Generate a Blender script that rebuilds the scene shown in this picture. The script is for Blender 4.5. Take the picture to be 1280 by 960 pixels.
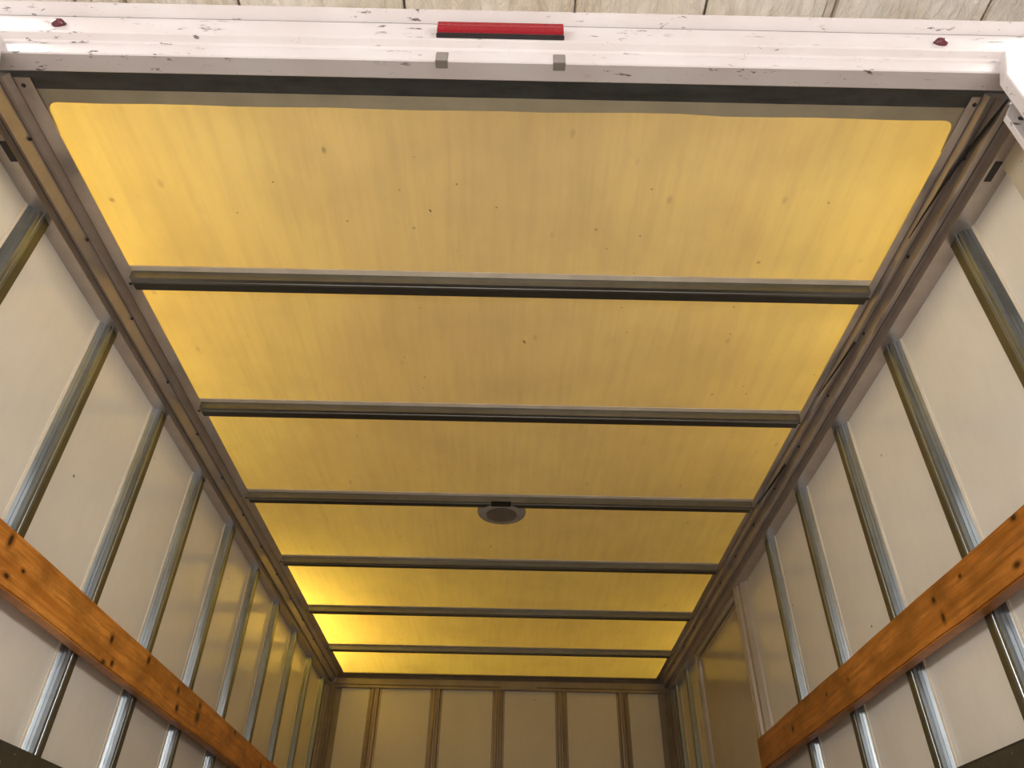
import bpy, bmesh, math, random
from mathutils import Vector, Matrix
random.seed(7)
scene = bpy.context.scene
for o in list(bpy.data.objects): bpy.data.objects.remove(o)
CZ = 1.42                       # camera height above the warehouse ground
RZ = 1.511 + CZ                 # underside of the translucent roof skin

# ---------------------------------------------------------------- camera
cam = bpy.data.cameras.new('camera'); camo = bpy.data.objects.new('camera', cam)
scene.collection.objects.link(camo); scene.camera = camo
r = Vector((0.999792, -0.01324265, 0.01551098)); u = Vector((-0.02037665, -0.61628775, 0.78725739)); w = Vector((0.00086615, 0.7874097, 0.6164294))
w.normalize(); u = (u - u.dot(w)*w).normalized(); r = u.cross(-w).normalized()
M = Matrix((r, u, -w)).transposed().to_4x4(); M.translation = Vector((0.0336, 0, CZ))
camo.matrix_world = M
cam.sensor_fit = 'HORIZONTAL'; cam.sensor_width = 36.0; cam.lens = 931.46/1280*36.0
cam.clip_start = 0.01; cam.clip_end = 100

# ---------------------------------------------------------------- world and lamps
world = bpy.data.worlds.new('world'); scene.world = world; world.use_nodes = True
wb = world.node_tree.nodes['Background']; wb.inputs[0].default_value = (1.0, 0.975, 0.95, 1); wb.inputs[1].default_value = 0.54
def area(name, loc, size, power, col, rot=(0, 0, 0)):
    l = bpy.data.lights.new(name, 'AREA'); l.shape = 'RECTANGLE'; l.size = size[0]; l.size_y = size[1]
    l.energy = power; l.color = col
    o = bpy.data.objects.new(name, l); o.location = loc; o.rotation_euler = rot; scene.collection.objects.link(o); return o
LAMPS = [((0.0, -1.9, 2.9), (3.2, 0.5), 25, 0), ((0.0, -4.6, 2.5), (3.6, 0.5), 110, 0), ((0.0, -8.0, 2.9), (4.0, 0.6), 90, 0),
         ((-3.3, -2.0, 1.25), (0.6, 2.4), 165, -62), ((3.3, -2.0, 1.25), (0.6, 2.4), 165, 62),  # low tilted side pair, unseen, added to brighten the near walls
         ((-1.40, 4.25, 2.05), (0.3, 1.3), 100, 0), ((-1.8, 1.15, 2.4), (0.4, 1.6), 120, 0), ((1.85, 1.15, 2.4), (0.4, 1.6), 88, 0),
         ((1.6, 4.3, 2.2), (0.3, 1.2), 28, 0), ((0.1, 4.9, 2.8), (1.6, 0.3), 20, 0)]  # last lamp is unseen, added to brighten the middle of the far bays
for (lx, ly, lz), sz, pw, tilt in LAMPS: area('unseen_lamp', (lx, ly, CZ+lz), sz, pw, (1.0, 0.95, 0.91), (0, math.radians(tilt), 0))
vs = scene.view_settings
scene.display_settings.display_device = 'sRGB'
vs.view_transform = 'Standard'; vs.look = 'None'; vs.gamma = 1.0; vs.use_curve_mapping = False
vs.exposure = 0.0

# ---------------------------------------------------------------- materials
def nt(name):
    m = bpy.data.materials.new(name); m.use_nodes = True; t = m.node_tree
    return m, t, t.nodes['Principled BSDF']
def N(t, kind, **kw):
    n = t.nodes.new(kind)
    for k, v in kw.items():
        if k in n.inputs: n.inputs[k].default_value = v
        else: setattr(n, k, v)
    return n
def coords(t, scale=(1, 1, 1), space='Object', rot=(0, 0, 0)):
    tc = N(t, 'ShaderNodeTexCoord'); mp = N(t, 'ShaderNodeMapping'); mp.inputs['Scale'].default_value = scale; mp.inputs['Rotation'].default_value = rot
    if space == 'World':
        g = N(t, 'ShaderNodeNewGeometry'); t.links.new(g.outputs['Position'], mp.inputs[0])
    else: t.links.new(tc.outputs['Object'], mp.inputs[0])
    return mp.outputs[0]
def noise(t, co, scale, detail=4, rough=.55, dist=0):
    n = N(t, 'ShaderNodeTexNoise'); n.inputs['Scale'].default_value = scale; n.inputs['Detail'].default_value = detail
    n.inputs['Roughness'].default_value = rough; n.inputs['Distortion'].default_value = dist
    t.links.new(co, n.inputs['Vector']); return n.outputs[0]
def ramp(t, fac, stops):
    n = N(t, 'ShaderNodeValToRGB'); e = n.color_ramp.elements
    while len(e) < len(stops): e.new(0.5)
    for i, (p, c) in enumerate(stops):
        e[i].position = p; e[i].color = (c, c, c, 1) if not isinstance(c, tuple) else (*c, 1)
    t.links.new(fac, n.inputs[0]); return n.outputs[0]
def mix(t, fac, a, b, blend='MIX'):
    n = N(t, 'ShaderNodeMix'); n.data_type = 'RGBA'; n.blend_type = blend
    for s, v in ((0, fac), (6, a), (7, b)):
        if hasattr(v, 'links'): t.links.new(v, n.inputs[s])
        else: n.inputs[s].default_value = v if s == 0 else (*v, 1)
    return n.outputs[2]
def bump(t, h, bs, strength, dist=.002):
    n = N(t, 'ShaderNodeBump'); n.inputs['Strength'].default_value = strength; n.inputs['Distance'].default_value = dist
    t.links.new(h, n.inputs['Height']); t.links.new(n.outputs[0], bs.inputs['Normal'])
def spots(t, co, scale, lo, hi):
    v = N(t, 'ShaderNodeTexVoronoi'); v.inputs['Scale'].default_value = scale; t.links.new(co, v.inputs['Vector'])
    return ramp(t, v.outputs['Distance'], [(lo, 1.0), (hi, 0.0)])
def spot_at(t, vec, c, sx, sy, lo=.55, hi=1.0):
    """mask of one elliptical mark; vec = position output (object), c = centre"""
    s = N(t, 'ShaderNodeVectorMath', operation='SUBTRACT'); t.links.new(vec, s.inputs[0]); s.inputs[1].default_value = c
    m = N(t, 'ShaderNodeVectorMath', operation='MULTIPLY'); t.links.new(s.outputs[0], m.inputs[0]); m.inputs[1].default_value = (1/max(sx[0], 1e-6), 1/max(sx[1], 1e-6), 1/max(sx[2], 1e-6))
    l = N(t, 'ShaderNodeVectorMath', operation='LENGTH'); t.links.new(m.outputs[0], l.inputs[0])
    return ramp(t, l.outputs['Value'], [(lo, 1.0), (hi, 0.0)])

def plain(name, col, rough=.5, metal=0.0, var=.12, nscale=12, bmp=0.0, **kw):
    m, t, b = nt(name); co = coords(t, space='World')
    n = noise(t, co, nscale, 5)
    c = mix(t, ramp(t, n, [(.3, 0.0), (.75, 1.0)]), tuple(x*(1-var) for x in col), tuple(min(1, x*(1+var)) for x in col))
    t.links.new(c, b.inputs['Base Color']); b.inputs['Roughness'].default_value = rough; b.inputs['Metallic'].default_value = metal
    if bmp: bump(t, noise(t, co, nscale*12, 3), b, bmp)
    for k, v in kw.items(): b.inputs[k].default_value = v
    return m

def frp_mat(name, col):
    m, t, b = nt(name); co = coords(t, space='World')
    big = noise(t, co, 2.2, 4); fine = noise(t, coords(t, (1, 1, .25), 'World'), 40, 4)
    c = mix(t, ramp(t, big, [(.3, 0.0), (.7, 1.0)]), tuple(x*.93 for x in col), tuple(x*1.05 for x in col))
    c = mix(t, ramp(t, fine, [(.35, 0.0), (.7, .10)]), c, tuple(x*.72 for x in col))
    sp = spots(t, co, 7.0, .018, .04); c = mix(t, sp, c, (.16, .11, .06))
    sc = N(t, 'ShaderNodeMath', operation='MULTIPLY'); t.links.new(spots(t, coords(t, (1, 1, .35), 'World'), 3.1, .02, .07), sc.inputs[0]); sc.inputs[1].default_value = .45
    c = mix(t, sc.outputs[0], c, (.30, .22, .12))
    t.links.new(c, b.inputs['Base Color'])
    t.links.new(ramp(t, big, [(.2, .10), (.8, .24)]), b.inputs['Roughness'])
    b.inputs['Specular IOR Level'].default_value = .55
    bump(t, noise(t, co, 5, 3), b, .10, .004)
    return m
M_wall = frp_mat('white_wall_panel', (.74, .70, .62))
M_jamb = plain('beige_trim', (.50, .44, .34), .4)
def roof_mat():
    m, t, b = nt('translucent_fibreglass'); co = coords(t, space='World')
    big = noise(t, co, 1.3, 4); streak = noise(t, coords(t, (26, 1.6, 1), 'World', (0, 0, .12)), 1.6, 6, .65)
    cl = noise(t, co, 6, 5)
    grime = ramp(t, streak, [(.42, 0.0), (.80, .34)])
    fz = N(t, 'ShaderNodeTexVoronoi'); fz.inputs['Scale'].default_value = 9.0; t.links.new(coords(t, (1, .55, 1), 'World'), fz.inputs['Vector'])
    smudge = ramp(t, fz.outputs['Distance'], [(.03, .55), (.085, 0.0)])
    dots = spots(t, co, 14.0, .022, .05)
    g_ = N(t, 'ShaderNodeNewGeometry'); marks = []
    for sx_, sy_, rx_, ry_ in ((.245, 1.273, .010, .010), (.695, 1.375, .013, .012), (-.985, 1.209, .016, .014), (.702, 1.964, .011, .011), (-.228, 1.28, .010, .009), (-.42, 1.05, .012, .020)):
        marks.append(spot_at(t, g_.outputs['Position'], (sx_, sy_, 0), (rx_*.62, ry_*.62, 1e4), 0, .15, 1.0))
    def tint(base, dark):
        c = mix(t, ramp(t, big, [(.3, 0.0), (.7, 1.0)]), tuple(x*.93 for x in base), tuple(min(1, x*1.05) for x in base))
        c = mix(t, ramp(t, cl, [(.45, 0.0), (.8, .28)]), c, dark)
        c = mix(t, grime, c, dark); c = mix(t, smudge, c, dark)
        for mk in marks: c = mix(t, mk, c, tuple(x*.85 for x in dark))
        return mix(t, dots, c, tuple(x*.6 for x in dark))
    tr = N(t, 'ShaderNodeBsdfTranslucent'); t.links.new(tint((1.0, .79, .26), (.68, .53, .20)), tr.inputs[0])
    t.links.new(tint((.70, .61, .46), (.48, .40, .28)), b.inputs['Base Color']); b.inputs['Roughness'].default_value = .42
    b.inputs['Specular IOR Level'].default_value = .35
    mx = N(t, 'ShaderNodeMixShader'); mx.inputs[0].default_value = .42
    t.links.new(b.outputs[0], mx.inputs[1]); t.links.new(tr.outputs[0], mx.inputs[2])
    t.links.new(mx.outputs[0], t.nodes['Material Output'].inputs[0])
    return m
M_roof = roof_mat()
M_galv = None
def galv(name, col, rough, sc=(14, 14, .8)):
    m, t, b = nt(name); co = coords(t, sc, 'World'); n = noise(t, co, 3, 5, .6); g = noise(t, coords(t, space='World'), 30, 4)
    c = mix(t, ramp(t, n, [(.3, 0.0), (.7, 1.0)]), tuple(x*.72 for x in col), tuple(x*1.15 for x in col))
    c = mix(t, ramp(t, g, [(.5, 0.0), (.75, .35)]), c, tuple(x*.6 for x in col))
    t.links.new(c, b.inputs['Base Color']); b.inputs['Metallic'].default_value = .9
    t.links.new(ramp(t, n, [(.3, rough), (.7, rough+.12)]), b.inputs['Roughness']); bump(t, n, b, .08, .003)
    return m
M_post = galv('galvanised_post', (.31, .345, .365), .27)
M_bow = galv('galvanised_roof_bow', (.25, .25, .235), .36, (.8, 14, 14))
M_lip = plain('pale_lip', (.78, .70, .57), .35)  # paler tone on the near flange lips of posts and bows
M_edge = plain('dark_bow_edge', (.035, .032, .024), .45)  # near-black tone along the far edge strip of each bow
M_bpost = galv('brownish_front_post', (.38, .32, .265), .40)
M_pedge = galv('shaded_post_edge', (.20, .19, .14), .36)  # darker metal tone, paints shade onto the far edge strip of the posts
M_strip = galv('galvanised_strip', (.13, .135, .13), .5, (3, 14, 14))
M_rail = plain('rail_grey', (.56, .505, .475), .33, .8, .10, 18)
M_rail_dark = plain('rail_grooves', (.16, .14, .12), .5, .4)
M_backrail = plain('front_rail_metal', (.30, .26, .23), .4, .4)
M_black = plain('matte_black', (.012, .011, .010), .6)
M_band = plain('opaque_band', (.42, .37, .26), .45)
M_rivet = plain('rivet_dark', (.055, .05, .05), .45, .5)
def paint_mat():
    m, t, b = nt('white_painted_steel'); co = coords(t, (6, 30, 30), 'World'); n = noise(t, co, 2.2, 8, .75)
    base = mix(t, ramp(t, noise(t, coords(t, space='World'), 5, 4), [(.3, 0.0), (.7, 1.0)]), (.53, .465, .445), (.60, .555, .54))
    chip = noise(t, coords(t, (1, 3.0, 3.0), 'World'), 26, 6, .7); zone = noise(t, coords(t, (1, 1, 1), 'World'), 7, 3)
    mul = N(t, 'ShaderNodeMath', operation='MULTIPLY'); t.links.new(ramp(t, chip, [(.60, 0.0), (.63, 1.0)]), mul.inputs[0]); t.links.new(ramp(t, zone, [(.46, 0.0), (.54, 1.0)]), mul.inputs[1])
    c = mix(t, ramp(t, n, [(.60, 0.0), (.85, .5)]), base, (.42, .30, .24))
    c = mix(t, mul.outputs[0], c, (.10, .08, .075))
    t.links.new(c, b.inputs['Base Color']); b.inputs['Roughness'].default_value = .38; bump(t, chip, b, .10, .001)
    return m
M_white = paint_mat()
def wood_mat(name, knots, base1, base2):
    m, t, b = nt(name); pos = coords(t)
    warp = noise(t, coords(t, (1, 1.2, 2)), 2.2, 3)
    g = noise(t, coords(t, (3, .9, 26)), 1.8, 7, .62, .7); g2 = noise(t, coords(t, (4, 4, 90)), 2.0, 5, .6, .3)
    blotch = noise(t, coords(t, (1, 3, 5)), 2.3, 4)
    c = mix(t, ramp(t, g, [(.38, 0.0), (.60, 1.0)]), base1, base2)
    c = mix(t, ramp(t, g2, [(.48, 0.0), (.70, .6)]), c, tuple(x*.45 for x in base1))
    c = mix(t, ramp(t, blotch, [(.40, 0.0), (.68, .75)]), c, tuple(x*.5 for x in base1))
    for (ky, kz, ry, rz) in knots:
        c = mix(t, spot_at(t, pos, (0, ky, kz), (1e3, ry*2.1, rz*2.0), 0, .5, 1.0), c, tuple(x*.62 for x in base1))
        c = mix(t, spot_at(t, pos, (0, ky, kz), (1e3, ry, rz), 0, .6, 1.0), c, (.045, .014, .004))
    t.links.new(c, b.inputs['Base Color']); b.inputs['Roughness'].default_value = .42
    bump(t, g2, b, .18, .0015); return m
M_red = None
def red_mat():
    m, t, b = nt('red_lens'); b.inputs['Base Color'].default_value = (.24, .002, .008, 1); b.inputs['Roughness'].default_value = .14
    b.inputs['Specular IOR Level'].default_value = .35
    wv = N(t, 'ShaderNodeTexWave'); wv.inputs['Scale'].default_value = 60; wv.bands_direction = 'X'
    t.links.new(coords(t), wv.inputs['Vector']); bump(t, wv.outputs[0], b, .25, .001); return m
M_red = red_mat()
M_maroon = plain('maroon_lens', (.10, .012, .018), .22)
M_blackplastic = plain('black_base', (.02, .015, .015), .5)
M_lamp = plain('dome_lamp_plastic', (.36, .335, .30), .4)
M_lens = plain('dome_lamp_lens', (.15, .125, .095), .25)
M_track = plain('dark_steel_track', (.085, .075, .055), .5, .5, .2, 25, .1)
def block_mat():
    m, t, b = nt('painted_rough_concrete'); co = coords(t, (1, .35, 1), 'World', (0, 0, .1)); n = noise(t, co, 22, 6, .6, .8)
    z = noise(t, coords(t, space='World'), 2.6, 3)
    c = mix(t, ramp(t, z, [(.35, 0.0), (.65, 1.0)]), (.52, .44, .34), (.72, .68, .62))
    c = mix(t, ramp(t, n, [(.35, 0.0), (.7, .5)]), c, (.85, .80, .74))
    t.links.new(c, b.inputs['Base Color']); b.inputs['Roughness'].default_value = .55; bump(t, n, b, 1.0, .03); return m
M_block = block_mat()
M_joint = plain('grey_joint', (.42, .385, .35), .8)
M_floor = plain('worn_wood_floor', (.16, .11, .07), .6)
M_ground = plain('concrete_ground', (.60, .575, .55), .7)
M_skin = plain('white_outer_skin', (.7, .68, .66), .4)
M_door = frp_mat('side_door_panel', (.52, .45, .35))

# ---------------------------------------------------------------- mesh helpers
C = scene.collection
def link(name, me, mat=None, parent=None, loc=None):
    o = bpy.data.objects.new(name, me); C.objects.link(o)
    if mat is not None and me is not None and not me.materials: me.materials.append(mat)
    if parent is not None: o.parent = parent
    if loc is not None: o.location = loc
    return o
def tag(o, label=None, cat=None, group=None, kind=None):
    if label: o['label'] = label
    if cat: o['category'] = cat
    if group: o['group'] = group
    if kind: o['kind'] = kind
    return o
def box_bm(bm, a, b):
    x0, y0, z0 = a; x1, y1, z1 = b
    v = [bm.verts.new(p) for p in ((x0,y0,z0),(x1,y0,z0),(x1,y1,z0),(x0,y1,z0),(x0,y0,z1),(x1,y0,z1),(x1,y1,z1),(x0,y1,z1))]
    for f in ((0,3,2,1),(4,5,6,7),(0,1,5,4),(1,2,6,5),(2,3,7,6),(3,0,4,7)): bm.faces.new([v[i] for i in f])
def done(bm, name='m', bevel=0, smooth=False, seg=2):
    bmesh.ops.recalc_face_normals(bm, faces=bm.faces)
    if bevel: bmesh.ops.bevel(bm, geom=[e for e in bm.edges if e.is_manifold and e.calc_face_angle(0) > .6], offset=bevel, segments=seg, affect='EDGES')
    me = bpy.data.meshes.new(name); bm.to_mesh(me); bm.free()
    if smooth:
        for p in me.polygons: p.use_smooth = True
    return me
def box_me(a, b, bevel=0):
    bm = bmesh.new(); box_bm(bm, a, b); return done(bm, bevel=bevel)
def extrude_me(profile, axis, lo, hi, bevel=0):
    """closed 2-D profile swept along an axis; axis 'x': (y,z), 'y': (x,z), 'z': (x,y)"""
    bm = bmesh.new(); rings = []
    for t_ in (lo, hi):
        ring = []
        for a, b in profile:
            ring.append(bm.verts.new({'x': (t_, a, b), 'y': (a, t_, b), 'z': (a, b, t_)}[axis]))
        rings.append(ring)
    n = len(profile)
    for i in range(n): bm.faces.new((rings[0][i], rings[0][(i+1) % n], rings[1][(i+1) % n], rings[1][i]))
    bm.faces.new(rings[0][::-1]); bm.faces.new(rings[1])
    return done(bm, bevel=bevel, seg=1)
def lathe_me(prof, n=28, rot=None):
    bm = bmesh.new(); rings = []
    for rad, z in prof:
        rings.append([bm.verts.new((rad*math.cos(2*math.pi*i/n), rad*math.sin(2*math.pi*i/n), z)) for i in range(n)])
    for a, b in zip(rings, rings[1:]):
        for i in range(n): bm.faces.new((a[i], a[(i+1) % n], b[(i+1) % n], b[i]))
    bm.faces.new(rings[0]); bm.faces.new(rings[-1])
    if rot: bmesh.ops.transform(bm, matrix=rot, verts=bm.verts)
    return done(bm, smooth=False)

Z = lambda z: z + CZ
FZ = Z(-.62)                                  # floor of the cargo box
YF, YB = 0.86, 5.09                           # rear opening and far end wall
# ---------------------------------------------------------------- surroundings
ground = tag(link('ground', box_me((-7, -10, -.1), (7, 9, 0)), M_ground), 'grey concrete warehouse ground beneath the truck', 'ground', kind='structure')
wc = tag(link('warehouse_ceiling', box_me((-7, -.5, Z(3.25)), (7, 9, Z(3.4))), M_joint), 'pale textured concrete ceiling seen above the white door header', 'ceiling', kind='structure')
xs = [-4.2, -3.1, -1.87, -1.79, -1.65, -1.53, -1.16, -.45, .27, .82, 1.33, 1.375, 2.0, 3.2]
for i, (a, b) in enumerate(zip(xs, xs[1:])):
    g = .003 if i % 3 else .008
    low = (.045, .05, .02, .05, .02, .05, .048, .052, .047, .05, .015, .05, .05)[i]
    link('concrete_slab', box_me((a+g, .4, Z(3.25)-low), (b-g, 2.9, Z(3.26)), .006), M_block, wc)

# ---------------------------------------------------------------- cargo box shell
floor = tag(link('floor', box_me((-1.17, YF-.05, FZ-.05), (1.17, YB+.03, FZ)), M_floor), 'dark worn floor of the cargo box', 'floor', kind='structure')
DY0, DY1 = 3.395, 4.30                         # side door opening in the right wall
POSTW = .8
# post profile (u along the wall, d into the room)
PROF = [(-.034, 0), (-.034, .0025), (-.0245, .0025), (-.0235, .0035), (-.0195, .0100), (-.0175, .0100), (-.0140, .0165), (-.0122, .0165), (-.0095, .0255), (-.0085, .026), (-.003, .026), (-.0015, .0245), (.0035, .0245), (.005, .026), (.0125, .026),
        (.0130, .0250), (.0360, .0245), (.038, .0025), (.050, .0025), (.050, 0)]
BOWP = [(-.030, 0), (-.030, .003), (-.0125, .003), (-.0105, .0255), (-.0095, .026), (-.002, .026), (-.0005, .0245), (.0035, .0245), (.005, .026), (.0120, .026),
        (.0125, .0250), (.0390, .0245), (.040, .003), (.048, .003), (.048, 0)]
def post_me(side):
    # side -1: left wall (skin at x=-1.149), faces +x
    pr = [(side*(1.149 - d), uu) for uu, d in PROF]
    me = extrude_me(pr, 'z', FZ, Z(1.455))
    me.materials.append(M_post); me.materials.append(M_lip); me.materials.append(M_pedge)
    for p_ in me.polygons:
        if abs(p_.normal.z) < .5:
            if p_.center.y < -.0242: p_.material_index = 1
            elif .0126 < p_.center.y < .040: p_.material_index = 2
    return me
LP = [1.1956 + .4145*k for k in range(10)]
RP = [1.2046 + .4145*k for k in range(6)] + [4.60, 4.93]
def wall(side, name, label):
    x_in, x_out = side*1.149, side*1.153
    skin = tag(link(name, None), label, 'wall', kind='structure')
    return skin
def panels(root, side, ys, zlo, zhi, holes=()):
    for a, b in zip(ys, ys[1:]):
        if any(a >= h0-.02 and b <= h1+.02 for h0, h1 in holes): continue
        me = box_me((min(side*1.149, side*1.154), a+.0006, zlo), (max(side*1.149, side*1.154), b-.0006, zhi))
        link('wall_panel', me, M_wall, root)
# left wall
wl = tag(link('wall_left', box_me((-1.170, YF, FZ), (-1.155, YB+.02, RZ)), M_skin), 'left wall of the cargo box, pale panels between galvanised posts', 'wall', kind='structure')
panels(wl, -1, [YF] + [y+.01 for y in LP] + [YB], FZ, Z(1.50))
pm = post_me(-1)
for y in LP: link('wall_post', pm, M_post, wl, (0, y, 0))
# right wall
bm = bmesh.new()
box_bm(bm, (1.155, YF, FZ), (1.170, DY0, RZ)); box_bm(bm, (1.155, DY1, FZ), (1.170, YB+.02, RZ)); box_bm(bm, (1.155, DY0, Z(1.435)), (1.170, DY1, RZ))
wr = tag(link('wall_right', done(bm), M_skin), 'right wall of the cargo box, pale panels between posts with a side door', 'wall', kind='structure')
ys = [YF] + [y+.01 for y in RP[:5]] + [DY0]
panels(wr, 1, ys, FZ, Z(1.50)); panels(wr, 1, [DY1, 4.61, 4.94, YB], FZ, Z(1.50))
link('wall_panel', box_me((1.149, DY0, Z(1.435)), (1.154, DY1, Z(1.50))), M_wall, wr)
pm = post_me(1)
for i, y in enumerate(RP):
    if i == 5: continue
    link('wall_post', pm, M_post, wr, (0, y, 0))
# front (far) wall
wbk = tag(link('wall_back', box_me((-1.17, YB+.006, FZ), (1.17, YB+.02, RZ)), M_skin), 'far end wall of the cargo box with five narrow posts', 'wall', kind='structure')
BX = [-.812, -.413, -.007, .399, .799]
bxs = [-1.149] + BX + [1.149]
for a, b in zip(bxs, bxs[1:]):
    link('wall_panel', box_me((a+.0006, YB, FZ), (b-.0006, YB+.005, Z(1.5))), M_wall, wbk)
BP = [(-.040, 0), (-.040, .002), (-.026, .002), (-.022, .018), (-.010, .020), (-.006, .012), (.006, .012), (.010, .020), (.022, .018), (.026, .002), (.040, .002), (.040, 0)]
bpm = extrude_me([(uu, YB-d) for uu, d in BP], 'z', FZ, Z(1.428))
for x in BX: link('wall_post', bpm, M_bpost, wbk, (x, 0, 0))
for s in (-1, 1):
    pr = [(s*1.149, YB), (s*1.149, YB-.075), (s*1.143, YB-.077), (s*1.139, YB-.060), (s*1.128, YB-.058), (s*1.124, YB-.044), (s*1.112, YB-.043), (s*1.108, YB-.030), (s*1.094, YB-.032), (s*1.090, YB-.018), (s*1.074, YB-.020), (s*1.070, YB-.004), (s*1.036, YB-.004), (s*1.034, YB)]
    link('corner_strip', extrude_me(pr, 'z', FZ, Z(1.46)), M_backrail, wbk)
# rail across the far end
pr = [(YB, Z(1.511)), (YB-.055, Z(1.511)), (YB-.055, Z(1.506)), (YB-.03, Z(1.503)), (YB-.012, Z(1.487)), (YB-.012, Z(1.478)), (YB-.026, Z(1.474)), (YB-.026, Z(1.446)), (YB-.020, Z(1.442)), (YB-.022, Z(1.426)), (YB, Z(1.426))]
tr4 = tag(link('trim_4', extrude_me(pr, 'x', -1.08, 1.08), M_backrail), 'brown-grey metal rail across the top of the far end wall', 'trim', kind='structure')
link('joint_cover', box_me((.005, YB-.0285, Z(1.428)), (.24, YB-.0262, Z(1.472))), M_backrail, tr4)

# ---------------------------------------------------------------- roof
roof = tag(link('ceiling', box_me((-1.14, .93, RZ), (1.14, YB+.01, RZ+.0025)), M_roof), 'yellow translucent fibreglass roof crossed by metal bows', 'ceiling', kind='structure')
BW = [1.461 + .6096*k for k in range(6)]
bow_prof = [(uu, RZ-.001-d*1.1) for uu, d in BOWP]
bow_me = extrude_me(bow_prof, 'x', -1.026, 1.020)
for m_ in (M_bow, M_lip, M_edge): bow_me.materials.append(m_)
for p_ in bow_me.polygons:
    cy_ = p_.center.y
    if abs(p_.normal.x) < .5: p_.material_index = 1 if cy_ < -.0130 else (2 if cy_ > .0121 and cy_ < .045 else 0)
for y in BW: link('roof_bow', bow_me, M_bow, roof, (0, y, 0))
# opaque band at the rear edge with rounded corners
bm = bmesh.new()
pts = [(-1.12, .86), (1.12, .86), (1.12, 1.02), (1.022, 1.02), (1.018, .975)]
for k in range(7):
    a = k/6*math.pi/2; pts.append((.990+.028*math.cos(a), .967-.030*math.sin(a)))
for i in range(1, 20):
    x = .99 - 1.98*i/20; pts.append((x, .9375 + .0012*math.sin(i*1.7) - (.003 if 5 < i < 9 else 0)))
for k in range(7):
    a = math.pi/2 - k/6*math.pi/2; pts.append((-.995-.028*math.cos(a), .967-.030*math.sin(a)))
pts += [(-1.023, .975), (-1.027, 1.02), (-1.12, 1.02)]
f = bm.faces.new([bm.verts.new((x, y, RZ-.004)) for x, y in pts])
ex = bmesh.ops.extrude_face_region(bm, geom=[f]); bmesh.ops.translate(bm, vec=(0, 0, .0038), verts=[v for v in ex['geom'] if isinstance(v, bmesh.types.BMVert)])
bmesh.ops.triangulate(bm, faces=[f for f in bm.faces if len(f.verts) > 4])
link('edge_band', done(bm), M_band, roof)
link('edge_strip', box_me((-1.12, .80, RZ-.0055), (1.12, .9045, RZ-.0008), .001), M_strip, roof)

# ---------------------------------------------------------------- roof rails
def rail(name, side, label):
    # (a = lateral/vertical direction seen from the camera, Z)
    if side > 0: A = [.6568, .6707, .6827, .6957, .7114, .7308, .7428]
    else:        A = [.7039, .7280, .7445, .7532, .7764, .7851, .7948]
    Zs = [1.503, 1.503, 1.490, 1.490, 1.462, 1.462, 1.437]
    pts = [(.0336 + side*a*z, Z(z)) for a, z in zip(A, Zs)]
    x_w = side*1.1488
    b0 = (pts[1][0]+side*.001, Z(1.5085))
    prof = [(pts[1][0]+side*.001, Z(1.5105)), b0] + pts[2:] + [(x_w, Z(1.437)), (x_w, Z(1.5105))]
    o = tag(link(name, extrude_me(prof, 'y', .868, YB-.001), M_rail), label, 'trim', kind='structure')
    fl = [pts[0], pts[1], (pts[1][0]-side*.0005, Z(1.5085)), (pts[0][0], Z(1.5050))]
    link('roof_flange', extrude_me(fl, 'y', .877, YB-.03), M_rail, o)
    gx = (pts[2][0]*.35 + pts[3][0]*.65)
    link('groove', box_me((min(gx, gx+side*.0016), .87, Z(1.4894)), (max(gx, gx+side*.0016), YB-.03, Z(1.4906))), M_rail_dark, o)
    gx = pts[4][0]*.5 + pts[5][0]*.5
    link('groove', box_me((min(gx, gx+side*.003), .87, Z(1.4614)), (max(gx, gx+side*.003), YB-.03, Z(1.4626))), M_rail_dark, o)
    rv = lathe_me([(.0045, 0), (.0045, .002), (.002, .0035)], 10, Matrix.Rotation(math.pi, 4, 'X'))
    fx = (pts[0][0]+pts[1][0])/2
    for y in [.895] + [b+.035 for b in BW]: link('rivet', rv, M_rivet, o, (fx+side*.004, y, Z(1.503)))
    rv2 = lathe_me([(.0042, 0), (.0042, .003), (.002, .0045)], 10, Matrix.Rotation(-side*math.pi/2, 4, 'Y'))
    y = 1.02
    while y < YB-.3:
        link('rivet', rv2, M_rivet, o, (pts[3][0]-side*.0002, y, Z(1.486))); y += .302
    # dark notch beside the jamb
    link('notch', box_me((min(side*1.108, side*1.123), .992, Z(1.4365)-.0015), (max(side*1.108, side*1.123), 1.045, Z(1.4365)+.001)), M_rivet, o)
    return o, pts
rl, pl = rail('trim_1', -1, 'long grey metal rail joining the roof and left wall')
rr, prr = rail('trim_2', 1, 'long grey metal rail joining the roof and right wall')
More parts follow.
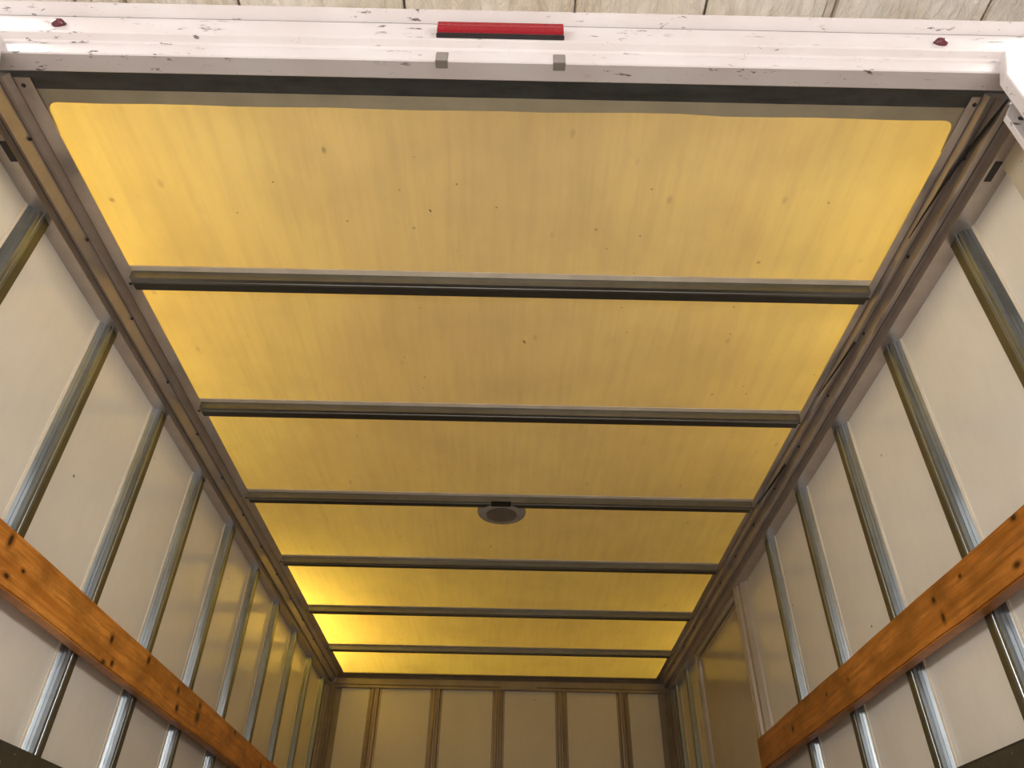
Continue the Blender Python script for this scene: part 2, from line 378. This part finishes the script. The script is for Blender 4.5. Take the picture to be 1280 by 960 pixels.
# dark gap line on the right rail, drawn as thin black tubes
def tube_me(pts, rads, n=8):
    bm = bmesh.new(); rings = []
    for i, (p, rd) in enumerate(zip(pts, rads)):
        a = Vector(pts[max(0, i-1)]); b = Vector(pts[min(len(pts)-1, i+1)]); d = (b-a).normalized(); s = d.cross(Vector((0, 0, 1))).normalized(); q = s.cross(d)
        rings.append([bm.verts.new(Vector(p) + rd*(math.cos(2*math.pi*k/n)*s + math.sin(2*math.pi*k/n)*q)) for k in range(n)])
    for a, b in zip(rings, rings[1:]):
        for k in range(n): bm.faces.new((a[k], a[(k+1) % n], b[(k+1) % n], b[k]))
    bm.faces.new(rings[0]); bm.faces.new(rings[-1]); return done(bm, smooth=True)
for (y0, y1, a0, a1, rad) in ((.855, 1.26, .712, .682, .0035), (1.66, 1.93, .690, .676, .0030), (2.35, 2.65, .690, .677, .004)):
    P_, R_ = [], []
    for i in range(13):
        s = i/12; a = a0 + (a1-a0)*s + .006*math.sin(s*3.0)*(-1 if y0 < 1 else 0)
        zc = 1.488 if a < .6957 else 1.488 - (a-.6957)*1.7
        P_.append((.0336 + a*zc - .004, y0 + (y1-y0)*s, Z(zc-.003))); R_.append(rad*(.35+.65*math.sin(math.pi*min(1, .25+s*.75))))
    link('dark_gap_line', tube_me(P_, R_), M_black, rr)

# ---------------------------------------------------------------- rear header and frame
Y0 = .757
hp = [(.764, 1.535), (.756, 1.531), (.7535, 1.514), (.745, 1.4516), (.747, 1.4485), (.7575, 1.4400), (.7600, 1.4345), (.7585, 1.4300), (.7565, 1.4200), (.7565, 1.3905), (.7590, 1.388), (.794, 1.388), (.796, 1.390), (.796, 1.4), (.80, 1.52)]
hdr = tag(link('trim_3', extrude_me([(a, Z(b)) for a, b in hp], 'x', -1.24, 1.24), M_white), 'chipped white painted steel header over the rear opening', 'trim', kind='structure')
dp = [(.775, 1.532), (.766, 1.532), (.7645, 1.536), (.7420, 1.5565), (.7390, 1.5590), (.7405, 1.5620), (.750, 1.5640), (.775, 1.56)]
link('drip_rail', extrude_me([(a, Z(b)) for a, b in dp], 'x', -1.24, 1.24), M_white, hdr)
for x0, x1 in ((-.0560, -.0405), (.0660, .0810)):
    pass
link('lip_shade_strip', box_me((-1.24, .7570, Z(1.5312)), (1.24, .767, Z(1.5348))), M_rivet, hdr)  # dark strip standing in for the shadow crease under the drip rail
link('header_bar', box_me((-1.24, .770, Z(1.532)), (1.24, .80, Z(1.60))), M_white, hdr)
for xc in (-.115, .115):
    bm = bmesh.new(); box_bm(bm, (xc-.0125, .7552, Z(1.3868)), (xc+.0115, .772, Z(1.4195)))
    link('latch_notch', done(bm, bevel=.001), plain('bare_steel_notch', (.20, .17, .15), .6), hdr)
# clearance lamp
ml = tag(link('marker_light', None), 'wide rectangular red clearance lamp at the middle of the white header', 'light'); ml.location = (-.0025, .7455, Z(1.459))
bp = lambda: None
link('base', box_me((-.1275, -.0085, -.004), (.1275, .010, .002), .0015), M_blackplastic, ml)
lp = [(.012, .002), (-.009, .002), (-.0125, .006), (-.0130, .020), (-.0115, .022), (-.0130, .024), (-.0125, .038), (-.006, .046), (.012, .046)]
lens = extrude_me(lp, 'x', -.1262, .1262, .0008)
link('lens', lens, M_red, ml)
rd = lathe_me([(.0125, 0), (.0125, .004), (.0105, .0075), (.005, .0095), (.001, .010)], 20, Matrix.Rotation(math.pi/2, 4, 'X'))
rb = lathe_me([(.0142, 0), (.0142, .002)], 20, Matrix.Rotation(math.pi/2, 4, 'X'))
for x, lab in ((-.3955, 'small round dark red lamp at the left end of the white header'), (.3885, 'small round dark red lamp at the right end of the white header')):
    pass
def round_lamp(x, z, lab):
    o = tag(link('round_marker_lamp', None), lab, 'light', 'round lamps on the header'); o.location = (x, .7505, z)
    link('ring', rb, M_blackplastic, o); link('lens', rd, M_maroon, o, (0, -.002, 0)); return o
round_lamp(-.894, Z(1.4833), 'small round dark red lamp near the left end of the white header')
round_lamp(.885, Z(1.4797), 'small round dark red lamp near the right end of the white header')
# rear frame posts
for s, nm, lab in ((-1, 'trim_5', 'white painted rear frame post at left of the opening'), (1, 'trim_6', 'white painted rear frame post in the upper right corner')):
    pr = [(s*.957, FZ-.1), (s*.957, Z(1.345)), (s*.975, Z(1.392)), (s*.987, Z(1.432)), (s*1.24, Z(1.432)), (s*1.24, FZ-.1)]
    o = tag(link(nm, extrude_me(pr, 'y', .735, .760, .002), M_white), lab, 'trim', kind='structure')
    link('post_return', box_me((min(s*1.03, s*1.24), .7605, FZ-.1), (max(s*1.03, s*1.24), .845, Z(1.385))), M_rail, o)
    pr = [(s*.964, FZ-.1), (s*.964, Z(1.290)), (s*.992, Z(1.335)), (s*1.06, Z(1.335)), (s*1.06, FZ-.1)]
    link('track_bracket', extrude_me(pr, 'y', .788, .800, .001), M_white, o)
    hb = lathe_me([(.0045, 0), (.0045, .002)], 12, Matrix.Rotation(math.pi/2, 4, 'X'))
    link('bolt_hole', hb, M_rivet, o, (s*.985, .7878, Z(1.278)))
    jam = box_me((min(s*1.095, s*1.1488), .905, FZ), (max(s*1.095, s*1.1488), 1.000, Z(1.449)), .003)
    link('jamb_strip', box_me((min(s*1.125, s*1.1488), .870, FZ), (max(s*1.125, s*1.1488), 1.004, Z(1.440)), .003), M_jamb, o)
    rv = lathe_me([(.004, 0), (.004, .002), (.002, .003)], 10, Matrix.Rotation(-s*math.pi/2, 4, 'Y'))
    for k in range(7): link('rivet', rv, M_jamb, o, (s*1.125, .955, Z(1.39-.2*k)))

# ---------------------------------------------------------------- side door
door = tag(link('door_1', box_me((1.140, DY0+.008, FZ), (1.150, DY1-.008, Z(1.405)), .002), M_door), 'flat side door in the right wall beyond the wooden board', 'door', kind='structure')
M_frame = plain('door_frame_metal', (.46, .40, .33), .35, .25)
# near jamb
pr = [(1.149, 3.395), (1.118, 3.395), (1.108, 3.388), (1.106, 3.372), (1.112, 3.362), (1.112, 3.352), (1.124, 3.345), (1.126, 3.325), (1.120, 3.318), (1.120, 3.306), (1.140, 3.290), (1.149, 3.285)]
link('door_frame', extrude_me(pr, 'z', FZ, Z(1.452)), M_frame, door)
pr = [(1.149, 4.300), (1.126, 4.300), (1.118, 4.306), (1.118, 4.322), (1.130, 4.330), (1.130, 4.352), (1.149, 4.358)]
link('door_frame', extrude_me(pr, 'z', FZ, Z(1.452)), M_frame, door)
pr = [(1.149, 1.412), (1.128, 1.414), (1.122, 1.420), (1.122, 1.448), (1.149, 1.448)]
link('door_header', extrude_me([(a, Z(b)) for a, b in pr], 'y', 3.395, 4.30), M_jamb, door)
link('door_gap', box_me((1.1395, 3.40, Z(1.4045)), (1.149, 4.295, Z(1.4118))), M_black, door)
link('door_edge_strip', box_me((1.1375, 3.405, Z(1.390)), (1.1395, 4.29, Z(1.404))), M_frame, door)
link('latch', box_me((1.132, 3.41, Z(1.352)), (1.1395, 3.425, Z(1.376)), .001), M_rivet, door)

# ---------------------------------------------------------------- boards
def board(name, side, y0, y1, knots, b1, b2, label):
    xa, xb = sorted((side*1.085, side*1.1225))
    bm = bmesh.new(); L = y1-y0; n = 24
    # slightly uneven edges
    rings = []
    for i in range(n+1):
        s = i/n; y = s*L; wz = .0012*math.sin(s*17+side) + .0008*math.sin(s*41)
        rings.append([bm.verts.new(p) for p in ((xa-side*1.104, y, .645+wz-.704), (xb-side*1.104, y, .645+wz-.704), (xb-side*1.104, y, .764+wz*.7-.704), (xa-side*1.104, y, .764+wz*.7-.704))])
    for a, b in zip(rings, rings[1:]):
        for k in range(4): bm.faces.new((a[k], a[(k+1) % 4], b[(k+1) % 4], b[k]))
    bm.faces.new(rings[0]); bm.faces.new(rings[-1])
    bmesh.ops.recalc_face_normals(bm, faces=bm.faces)
    bmesh.ops.bevel(bm, geom=[e for e in bm.edges if e.calc_face_angle(0) > 1.0], offset=.004, segments=2, affect='EDGES')
    me = bpy.data.meshes.new(name); bm.to_mesh(me); bm.free()
    m = wood_mat(name+'_grain', knots, b1, b2)
    o = tag(link(name, me, m), label, 'board', 'wooden boards on the side walls'); o.location = (side*1.104, y0, Z(.704)); return o
K = lambda y, z, ry, rz, y0: (y-y0, z-.704, ry, rz)
b1 = board('wooden_board', -1, 1.02, 5.0, [K(1.552, 0.74, 0.009, 0.016, 1.02), K(1.637, 0.703, 0.008, 0.005, 1.02), K(1.589, 0.671, 0.012, 0.006, 1.02), K(2.127, 0.716, 0.011, 0.013, 1.02), K(2.388, 0.741, 0.011, 0.015, 1.02), K(2.172, 0.663, 0.009, 0.01, 1.02), K(2.122, 0.652, 0.012, 0.006, 1.02), K(2.671, 0.729, 0.011, 0.013, 1.02), K(2.698, 0.679, 0.012, 0.012, 1.02), K(2.898, 0.737, 0.012, 0.011, 1.02), K(3.347, 0.753, 0.013, 0.011, 1.02), K(3.8, 0.71, 0.014, 0.014, 1.02), K(2.9, 0.7, 0.02, 0.02, 1.02)],
           (.50, .17, .022), (.74, .30, .055), 'long knotty orange-brown wooden board across the left wall posts')
b2 = board('wooden_board', 1, 1.02, 3.345, [K(1.38, 0.754, 0.01, 0.007, 1.02), K(1.761, 0.729, 0.009, 0.009, 1.02), K(1.746, 0.68, 0.008, 0.012, 1.02), K(2.532, 0.719, 0.009, 0.006, 1.02), K(2.084, 0.768, 0.012, 0.004, 1.02), K(1.428, 0.671, 0.012, 0.006, 1.02), K(1.625, 0.732, 0.006, 0.005, 1.02), K(2.347, 0.711, 0.006, 0.005, 1.02), K(1.33, 0.7, 0.012, 0.012, 1.02), K(2.9, 0.7, 0.01, 0.01, 1.02)],
           (.35, .115, .012), (.54, .20, .035), 'shorter brown wooden board on the right wall ending at the side door')

# ---------------------------------------------------------------- tie-down tracks
def track(side, lab):
    y0, y1 = 1.02, (5.0 if side < 0 else 3.3); xi = side*1.1095; zt = Z(.388)
    o = tag(link('tie_down_track', None), lab, 'track', 'dark slotted tracks low on the walls'); o.location = (xi, y0, zt)
    bm = bmesh.new(); pitch = .0508*2; L = y1-y0; n = int(L/pitch)
    zs = [0, -.012, -.016, -.035, -.088, -.107, -.111, -.125]
    for i in range(n):
        yy = i*pitch; cols = [0, .030, .046, .076, .082, .0878, pitch]
        for a in range(len(cols)-1):
            for b in range(len(zs)-1):
                if a == 1 and b == 3: continue
                if a == 4 and b in (1, 5): continue
                x = 0
                v = [bm.verts.new((x, yy+cols[p], zs[q])) for p, q in ((a, b), (a+1, b), (a+1, b+1), (a, b+1))]
                bm.faces.new(v)
    bmesh.ops.remove_doubles(bm, verts=bm.verts, dist=1e-5)
    bmesh.ops.recalc_face_normals(bm, faces=bm.faces)
    ex = bmesh.ops.solidify(bm, geom=list(bm.faces), thickness=.003)
    link('slotted_plate', done(bm), M_track, o)
    link('top_flange', box_me((min(0, side*.0125), 0, -.001), (max(0, side*.0125), n*pitch, .002)), M_track, o)
    link('bottom_flange', box_me((min(0, side*.0125), 0, -.127), (max(0, side*.0125), n*pitch, -.124)), M_track, o)
    return o
track(-1, 'dark slotted steel tie-down track low on the left wall')
track(1, 'dark slotted steel tie-down track low on the right wall')

# ---------------------------------------------------------------- dome lamp
dl = tag(link('dome_light', None), 'round grey dome lamp on the roof beside the third bow', 'light'); dl.location = (.004, 2.775, Z(1.509))
FL = Matrix.Rotation(math.pi, 4, 'X')
link('housing', lathe_me([(.094, 0), (.100, .006), (.101, .016), (.098, .022), (.085, .027), (.068, .030), (.064, .030), (.064, .010)], 40, FL), M_lamp, dl)
link('lens', lathe_me([(.0635, .012), (.0635, .029), (.055, .033), (.035, .0365), (.012, .038)], 40, FL), M_lens, dl)
link('mount', box_me((-.042, -.112, -.0295), (.038, -.070, -.0262), .001), M_black, dl)
link('wire', tube_me([(.050, -.07, -.012), (.075, -.078, -.020), (.086, -.082, -.016), (.10, -.07, -.004)], [.004, .006, .005, .003]), M_black, dl)
# small leaf-like bits of debris stuck to the roof
def debris(x, y, L, lab):
    o = link('dried_leaf_scrap', tube_me([(0, 0, 0), (L*.35, L*.35, -.0005), (L*.55, L*.9, 0)], [.0010, .0018, .0008], 6), M_black)
    o.location = (x, y, RZ-.0022); return tag(o, lab, 'debris')
debris(.066, 1.711, .014, 'tiny dark scrap stuck to the second yellow roof bay')
debris(-.184, 1.217, .009, 'tiny dark scrap stuck to the first yellow roof bay')
